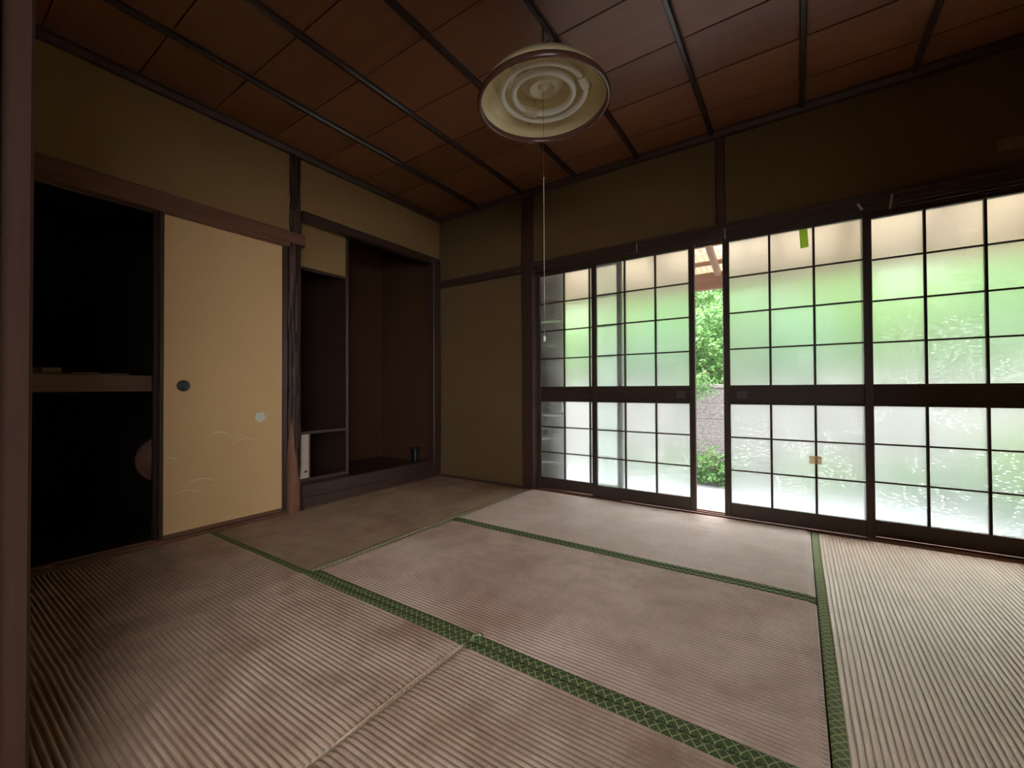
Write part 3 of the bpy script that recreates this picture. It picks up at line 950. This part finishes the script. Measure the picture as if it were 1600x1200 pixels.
# marks left on the doors and the lintel
tag(box('green_tag', (2.787, 0.0270, 1.598), (2.826, 0.0276, 1.706), 'tag_green', None, 0, (0, math.radians(-3), 0)), 'faded green paper tag stuck on a top glass pane', 'paper tag')
tp = box('brown_tape', (2.818, 0.0158, 0.372), (2.876, 0.0166, 0.417), 'tape', None, 0)
tag(tp, 'square of brown tape across a lower glazing bar', 'tape')
def strip(name, x, z0, z1, w, tilt, label, y=-0.0215, mat='tag'):
    o = box(name, (x - w / 2, y - 0.0006, z0), (x + w / 2, y, z1), mat, None, 0, (0, math.radians(tilt), 0))
    return tag(o, label, 'paper strip', 'paper strips on the lintel')
strip('paper_strip', 1.863, 1.732, 1.800, 0.005, 0, 'thin pale paper strip on the lintel over the overlapping glass doors', mat='cord')
strip('paper_strip', 2.408, 1.716, 1.782, 0.006, -2, 'thin pale paper strip on the lintel below the short upright', mat='cord')
strip('paper_strip', 3.051, 1.735, 1.776, 0.012, -26, 'short slanted yellow paper strip on the lintel where two doors meet')
strip('paper_strip', 3.175, 1.716, 1.790, 0.009, 8, 'long leaning yellow paper strip on the lintel above the last door')
strip('paper_strip', 0.884, 1.750, 1.774, 0.004, 2, 'tiny pale paper scrap on the dark rail beside the door pillar', y=-0.0165, mat='cord')
# stain patch on the plaster near the room end
vs = [(0, 0, 0)]
for i in range(40):
    a = 2 * math.pi * i / 40
    r = 1 + 0.35 * noise.noise(Vector((math.cos(a) * 2, math.sin(a) * 2, 5)))
    vs.append((0.05 * r * math.cos(a), -0.0006, 0.03 * r * math.sin(a)))
sp = mesh('plaster_patch', vs, [[0, 1 + (i + 1) % 40, 1 + i] for i in range(40)], 'wall_patch', wf, (3.60, 0.0095, 1.925))

# ------------------------------------------------------------------ pendant lamp
LX, LY, LZ = 1.903, -1.375, 1.988
lamp = empty('pendant_lamp', (LX, LY, LZ), 'round cream pendant lamp with two ring tubes and a brown rim', 'lamp')
lt = (math.radians(1.5), math.radians(-1.0), 0)
R = 0.268
outer = [(0.0, 0.135), (0.075, 0.134), (0.105, 0.128), (0.165, 0.112), (0.215, 0.082), (0.248, 0.045), (0.266, 0.004)]
inner = [(0.262, 0.004), (0.244, 0.044), (0.211, 0.079), (0.162, 0.108), (0.104, 0.123), (0.0, 0.126)]
shade = lathe('shade', outer + inner, 'enamel', lamp, (LX, LY, LZ), 72, rot=lt)
lathe('rim', [(0.258, 0.010), (0.259, -0.008), (0.266, -0.014), (0.273, -0.008), (0.274, 0.006), (0.269, 0.014)], 'rim', lamp, (LX, LY, LZ), 72, True, rot=lt)
hous = lathe('ballast_plate', [(0.0, 0.072), (0.020, 0.072), (0.024, 0.066), (0.046, 0.066), (0.050, 0.058), (0.056, 0.058), (0.062, 0.068), (0.088, 0.078), (0.098, 0.098), (0.092, 0.124), (0.0, 0.124)], 'cream', lamp, (LX, LY, LZ), 56, rot=lt)
lathe('cap', [(0.0, 0.062), (0.018, 0.062), (0.022, 0.072)], 'cream', hous, (LX, LY, LZ), 32)
torus('ring_tube', 0.172, 0.0130, 'tube', lamp, (LX, LY, LZ + 0.042), 72, 14, 10, 350, rot=(0, 0, math.radians(8)))
torus('ring_tube', 0.124, 0.0130, 'tube', lamp, (LX, LY, LZ + 0.042), 64, 14, 12, 348, rot=(0, 0, math.radians(146)))
def around(r, deg, z):
    return (LX + r * math.cos(math.radians(deg)), LY + r * math.sin(math.radians(deg)), LZ + z)
for r, deg, ln in ((0.172, 8, 0.070), (0.124, 146, 0.062)):
    c = around(r, deg, 0.042)
    link('tube_socket', box_mesh((0.034, ln, 0.030), 'cream', 0.004), c, lamp, (0, 0, math.radians(deg)))
for deg in (0, 120, 240):
    a, b = around(0.09, deg + 20, 0.085), around(0.19, deg + 20, 0.022)
    tube('tube_clip', [a, around(0.15, deg + 20, 0.062), around(0.194, deg + 20, 0.055), around(0.197, deg + 20, 0.035), b], 0.0016, 'steel', lamp)
lathe('cord_grip', [(0.0, 0.175), (0.010, 0.175), (0.016, 0.160), (0.018, 0.136), (0.03, 0.134)], 'black', lamp, (LX, LY, LZ), 24)
tube('supply_cord', [(LX, LY, LZ + 0.17), (LX - 0.002, LY + 0.004, LZ + 0.24), (LX - 0.004, LY + 0.01, LZ + 0.30), (LX - 0.012, LY + 0.02, LZ + 0.345), (LX - 0.018, LY + 0.022, 2.374)], 0.0045, 'cord_brown', lamp, 8)
tube('slack_cord', [(LX, LY, LZ + 0.17), (LX + 0.03, LY + 0.03, LZ + 0.21), (LX + 0.035, LY + 0.045, LZ + 0.27), (LX + 0.012, LY + 0.035, LZ + 0.33), (LX - 0.018, LY + 0.030, 2.370)], 0.0028, 'cord_brown', lamp, 8)
box('plug', (LX + 0.022, LY + 0.028, LZ + 0.235), (LX + 0.046, LY + 0.058, LZ + 0.27), 'black', lamp, 0.004)
tube('hook', [(LX - 0.018, LY + 0.022, 2.374), (LX - 0.018, LY + 0.012, 2.360), (LX - 0.018, LY + 0.022, 2.348), (LX - 0.018, LY + 0.034, 2.360)], 0.003, 'steel', lamp, 8)
pc = tube('pull_cord', [(LX, LY, LZ + 0.062), (LX, LY, LZ - 0.2), (LX, LY, 1.68)], 0.0008, 'cord_brown', lamp, 6)
tube('pull_string', [(LX + 0.008, LY + 0.006, 1.676), (LX, LY, 1.680), (LX, LY, 1.4), (LX, LY, 1.21), (LX - 0.001, LY, 1.02)], 0.0016, 'cord', pc, 6)
tube('string_tail', [(LX, LY, 1.205), (LX + 0.010, LY + 0.007, 1.208), (LX + 0.022, LY + 0.015, 1.198)], 0.0014, 'cord', pc, 6)
lathe('pull_knob', [(0.0, 0.012), (0.004, 0.011), (0.0065, 0.004), (0.0068, -0.004), (0.004, -0.011), (0.0, -0.012)], 'tube', pc, (LX - 0.001, LY, 1.008), 16)

# ------------------------------------------------------------------ outside
ZG = -0.40
tag(box('ground', (-9, 0.10, ZG - 0.1), (13, 3.0, ZG), 'concrete', bev=0), 'pale concrete yard between the house and the garden wall', 'ground', kind=S)
tag(box('side_yard', (RX + 0.1, -12, ZG - 0.1), (14, 0.10, ZG), 'concrete', bev=0), 'pale concrete yard along the side of the house', 'ground', kind=S)
tag(box('garden_soil', (-9, 3.15, ZG - 0.1), (13, 14, ZG + 0.5), 'soil', bev=0), 'raised earth bank behind the garden wall', 'soil', kind=S)

gw = empty('garden_wall', (2, 3.07, ZG), 'grey concrete block wall across the yard', 'wall', kind=S)
bw, bh = 0.395, 0.195
for r in range(6):
    for k in range(30):
        x = -4.0 + 0.40 * k + (0.2 if r % 2 else 0)
        jy = random.uniform(-0.003, 0.003)
        o = link('concrete_block', box_mesh((bw, 0.12, bh), 'block', 0.006), (x + 0.2, 3.06 + jy, ZG + 0.10 + 0.20 * r), gw)
box('coping', (-4.0, 2.985, ZG + 1.20), (8.2, 3.135, ZG + 1.25), 'block', gw, 0.004)
box('mortar_core', (-4.0, 3.004, ZG), (8.2, 3.11, ZG + 1.2), 'concrete', gw, 0)

def leaf_cloud(name, n, size, spread, seed, mat):
    """leaves gathered on drooping sprigs, two bent triangles each"""
    rnd = random.Random(seed)
    vs, fs = [], []
    ns = n // 9
    for s in range(ns):
        while True:
            p = Vector((rnd.uniform(-1, 1), rnd.uniform(-1, 1), rnd.uniform(-1, 1)))
            if 0.35 < p.length < 1:
                break
        p = Vector((p.x * spread[0], p.y * spread[1], p.z * spread[2]))
        d = Vector((rnd.uniform(-1, 1), rnd.uniform(-1.2, 0.6), rnd.uniform(-0.8, 0.6))).normalized()
        for k in range(9):
            q = p + d * (0.028 * k) + Vector((rnd.uniform(-1, 1), rnd.uniform(-1, 1), rnd.uniform(-1, 1))) * 0.022
            ax = Vector((rnd.uniform(-1, 1), rnd.uniform(-1, 0.4), rnd.uniform(-0.9, 0.3))).normalized()
            sd = ax.orthogonal().normalized()
            sd.rotate(Matrix.Rotation(rnd.uniform(0, 6.28), 3, ax))
            nn = ax.cross(sd)
            L = size * rnd.uniform(0.6, 1.2)
            w = L * 0.3
            i = len(vs)
            vs += [q, q + ax * L * 0.45 + sd * w + nn * L * 0.08, q + ax * L, q + ax * L * 0.45 - sd * w + nn * L * 0.08]
            fs += [[i, i + 1, i + 2], [i, i + 2, i + 3]]
    me = bpy.data.meshes.new(name)
    me.from_pydata([tuple(v) for v in vs], [], fs)
    me.materials.append(M[mat])
    return me

CL = [leaf_cloud('foliage', 6300, 0.062, (0.62, 0.42, 0.62), 11, 'leaf'), leaf_cloud('foliage', 6300, 0.066, (0.62, 0.42, 0.62), 12, 'leaf2'), leaf_cloud('foliage', 6300, 0.060, (0.62, 0.42, 0.62), 13, 'leaf3')]
BIG = [leaf_cloud('foliage', 9000, 0.11, (1.5, 1.1, 1.4), 21, 'leaf'), leaf_cloud('foliage', 9000, 0.11, (1.5, 1.1, 1.4), 22, 'leaf2')]
LOW = [leaf_cloud('foliage', 1500, 0.055, (0.42, 0.20, 0.26), 31, 'leaf'), leaf_cloud('foliage', 1500, 0.055, (0.42, 0.20, 0.26), 32, 'leaf2')]

def plant(name, me, base, centre, scale, rz, label, cat, group, stems=5):
    root = empty(name, base, label, cat, group)
    f = link('foliage', me, centre, root, (0, 0, rz))
    f.scale = (scale, scale, scale)
    f['kind'] = 'stuff'
    for s in range(stems):
        a = 6.28 * s / stems
        e = Vector(centre) + Vector((math.cos(a) * 0.3, math.sin(a) * 0.2, 0.25)) * scale
        b = Vector(base) + Vector((math.cos(a) * 0.04, math.sin(a) * 0.04, 0))
        tube('stem', [b, (b + e) / 2 + Vector((0, 0, 0.1)), e], 0.014 * scale, 'stem', root, 6, 0.005)
    return root
GH = 'bushes above the garden wall'
hx = [-2.6, -1.6, -0.6, 0.2, 1.0, 1.82, 2.75, 3.8, 4.7, 5.7, 6.7]
for k, x in enumerate(hx):
    v = (0, 2, 1, 0, 2, 0, 2, 1, 0, 1, 1)[k]
    kindw = ('mid green', 'yellow-green', 'cool green')[v]
    plant('garden_bush', CL[v], (x, 3.85, ZG + 0.5), (x, 3.95, 1.34), 1.0 + 0.08 * (k % 3), k * 1.3, 'leafy bush over the garden wall seen through the open gap between doors' if k == 5 else kindw + ' leafy bush over the garden wall, blurred behind frosted glass', 'bush', GH)
for k, (x, y, z) in enumerate([(-3.0, 5.6, 2.0), (-0.4, 5.4, 2.2), (1.4, 6.2, 2.0), (4.2, 5.3, 2.3), (6.6, 5.4, 2.1), (8.8, 5.2, 2.2), (3.0, 8.2, 3.2), (0.2, 8.4, 3.0), (6.0, 8.3, 3.2)]):
    v = k % 2
    plant('garden_tree', BIG[v], (x, y, ZG + 0.5), (x, y, z), 1.0, k * 0.9, 'tree behind the bush in the open gap between doors' if k == 2 else ('mid green', 'yellow-green')[v] + ' tree behind the bushes, blurred behind frosted glass', 'tree', 'trees beyond the garden wall', 4)
for k, (x, y, z) in enumerate([(1.98, 2.84, -0.18), (1.35, 2.88, -0.28), (0.6, 2.85, -0.25), (2.95, 2.85, -0.2), (3.7, 2.8, -0.15), (4.4, 2.7, 0.0), (4.6, 2.2, -0.05), (5.2, 2.5, 0.1), (5.3, 1.9, 0.0)]):
    v = k % 2
    plant('ground_ivy', LOW[v], (x, y, ZG), (x, y, z), 0.85 + (0.5 if x > 4 else 0), k * 0.4 if x > 4 else 0.1 * (k % 3), 'ivy at the wall foot seen through the open gap between doors' if k == 0 else ('mid green', 'yellow-green')[v] + ' ivy at the foot of the garden wall, blurred behind glass', 'ivy', 'ivy along the garden wall', 3)

plant('hanging_ivy', LOW[0], (1.66, 2.96, ZG + 1.25), (1.70, 2.78, 0.84), 0.55, 0.2, 'ivy trailing over the wall top in the open gap', 'ivy', None, 2)
# porch roof of corrugated plastic
SL = 0.234
def zr(y):
    return 1.875 + SL * (1.36 - y)
pr = empty('porch_roof', (2.2, 0.7, 1.7), 'lean-to porch roof of corrugated plastic on brown timbers', 'porch roof')
box('eaves_beam', (-2.6, 1.30, 1.702), (4.62, 1.345, 1.855), 'outdoor_wood', pr, 0.004)
ang = math.atan(SL)
for k in range(16):
    x = -2.365 + 0.455 * k
    ln = 1.28 / math.cos(ang)
    yc = 0.80
    link('rafter', box_mesh((0.045, ln, 0.055), 'outdoor_woodY', 0.003), (x, yc, zr(yc) - 0.055), pr, (-ang, 0, 0))
for y in (0.25, 0.55, 0.86, 1.165):
    link('purlin', box_mesh((7.1, 0.036, 0.030), 'outdoor_wood', 0.003), (0.95, y, zr(y) - 0.016), pr, (-ang, 0, 0))
def sheet_mesh():
    vs, fs = [], []
    w, nx = 0.66, 132
    for j in range(3):
        y = (-0.62, 0.0, 0.62)[j]
        for i in range(nx + 1):
            x = -w / 2 + w * i / nx
            vs.append((x, y, 0.011 * math.cos(2 * math.pi * x / 0.047) - SL * y))
    for j in range(2):
        for i in range(nx):
            a = j * (nx + 1) + i
            fs.append([a, a + 1, a + nx + 2, a + nx + 1])
    me = bpy.data.meshes.new('corrugated_sheet')
    me.from_pydata(vs, [], fs)
    me.polygons.foreach_set('use_smooth', [True] * len(me.polygons))
    me.materials.append(M['poly'])
    return me
shm = sheet_mesh()
for k in range(11):
    link('corrugated_sheet', shm, (-2.3 + 0.63 * k, 0.78, zr(0.78) + 0.010 + 0.001 * (k % 2)), pr)
for x in (-1.9, 4.5):
    box('post', (x, 1.28, ZG), (x + 0.09, 1.37, 1.702), 'outdoor_wood', pr, 0.004)

# wooden storm shutter standing half out of its box, outside the first glass door
ss = empty('storm_shutter', (0.85, 0.19, -0.05), 'weathered board storm shutter drawn partly across the first glass door', 'shutter')
for k in range(9):
    box('shutter_board', (0.42, 0.172, 0.0 + 0.194 * k), (1.190, 0.184, 0.190 + 0.194 * k), 'shutter', ss, 0.002)
for x in (0.42, 1.165):
    box('shutter_stile', (x, 0.184, -0.02), (x + 0.03, 0.204, 1.75), 'shutter', ss, 0.002)
for z in (-0.02, 0.85, 1.72):
    box('shutter_batten', (0.42, 0.204, z), (1.195, 0.216, z + 0.03), 'shutter', ss, 0.002)

# neighbouring house beyond the trees
nh = empty('neighbour_house', (1.0, 10.5, 0.1), 'pale house with a dark red roof beyond the trees', 'house')
box('house_wall', (-2.5, 10.2, 0.0), (4.0, 13.0, 2.7), 'plaster_white', nh, 0)
mesh('house_roof', [(-3.0, 9.6, 2.65), (4.5, 9.6, 2.65), (4.5, 11.6, 3.9), (-3.0, 11.6, 3.9), (-3.0, 13.6, 2.65), (4.5, 13.6, 2.65), (-3.0, 9.6, 2.5), (4.5, 9.6, 2.5), (4.5, 13.6, 2.5), (-3.0, 13.6, 2.5)],
     [[0, 1, 2, 3], [3, 2, 5, 4], [0, 6, 7, 1], [4, 5, 8, 9], [0, 3, 4, 9, 6], [1, 7, 8, 5, 2], [6, 9, 8, 7]], 'red_roof', nh)
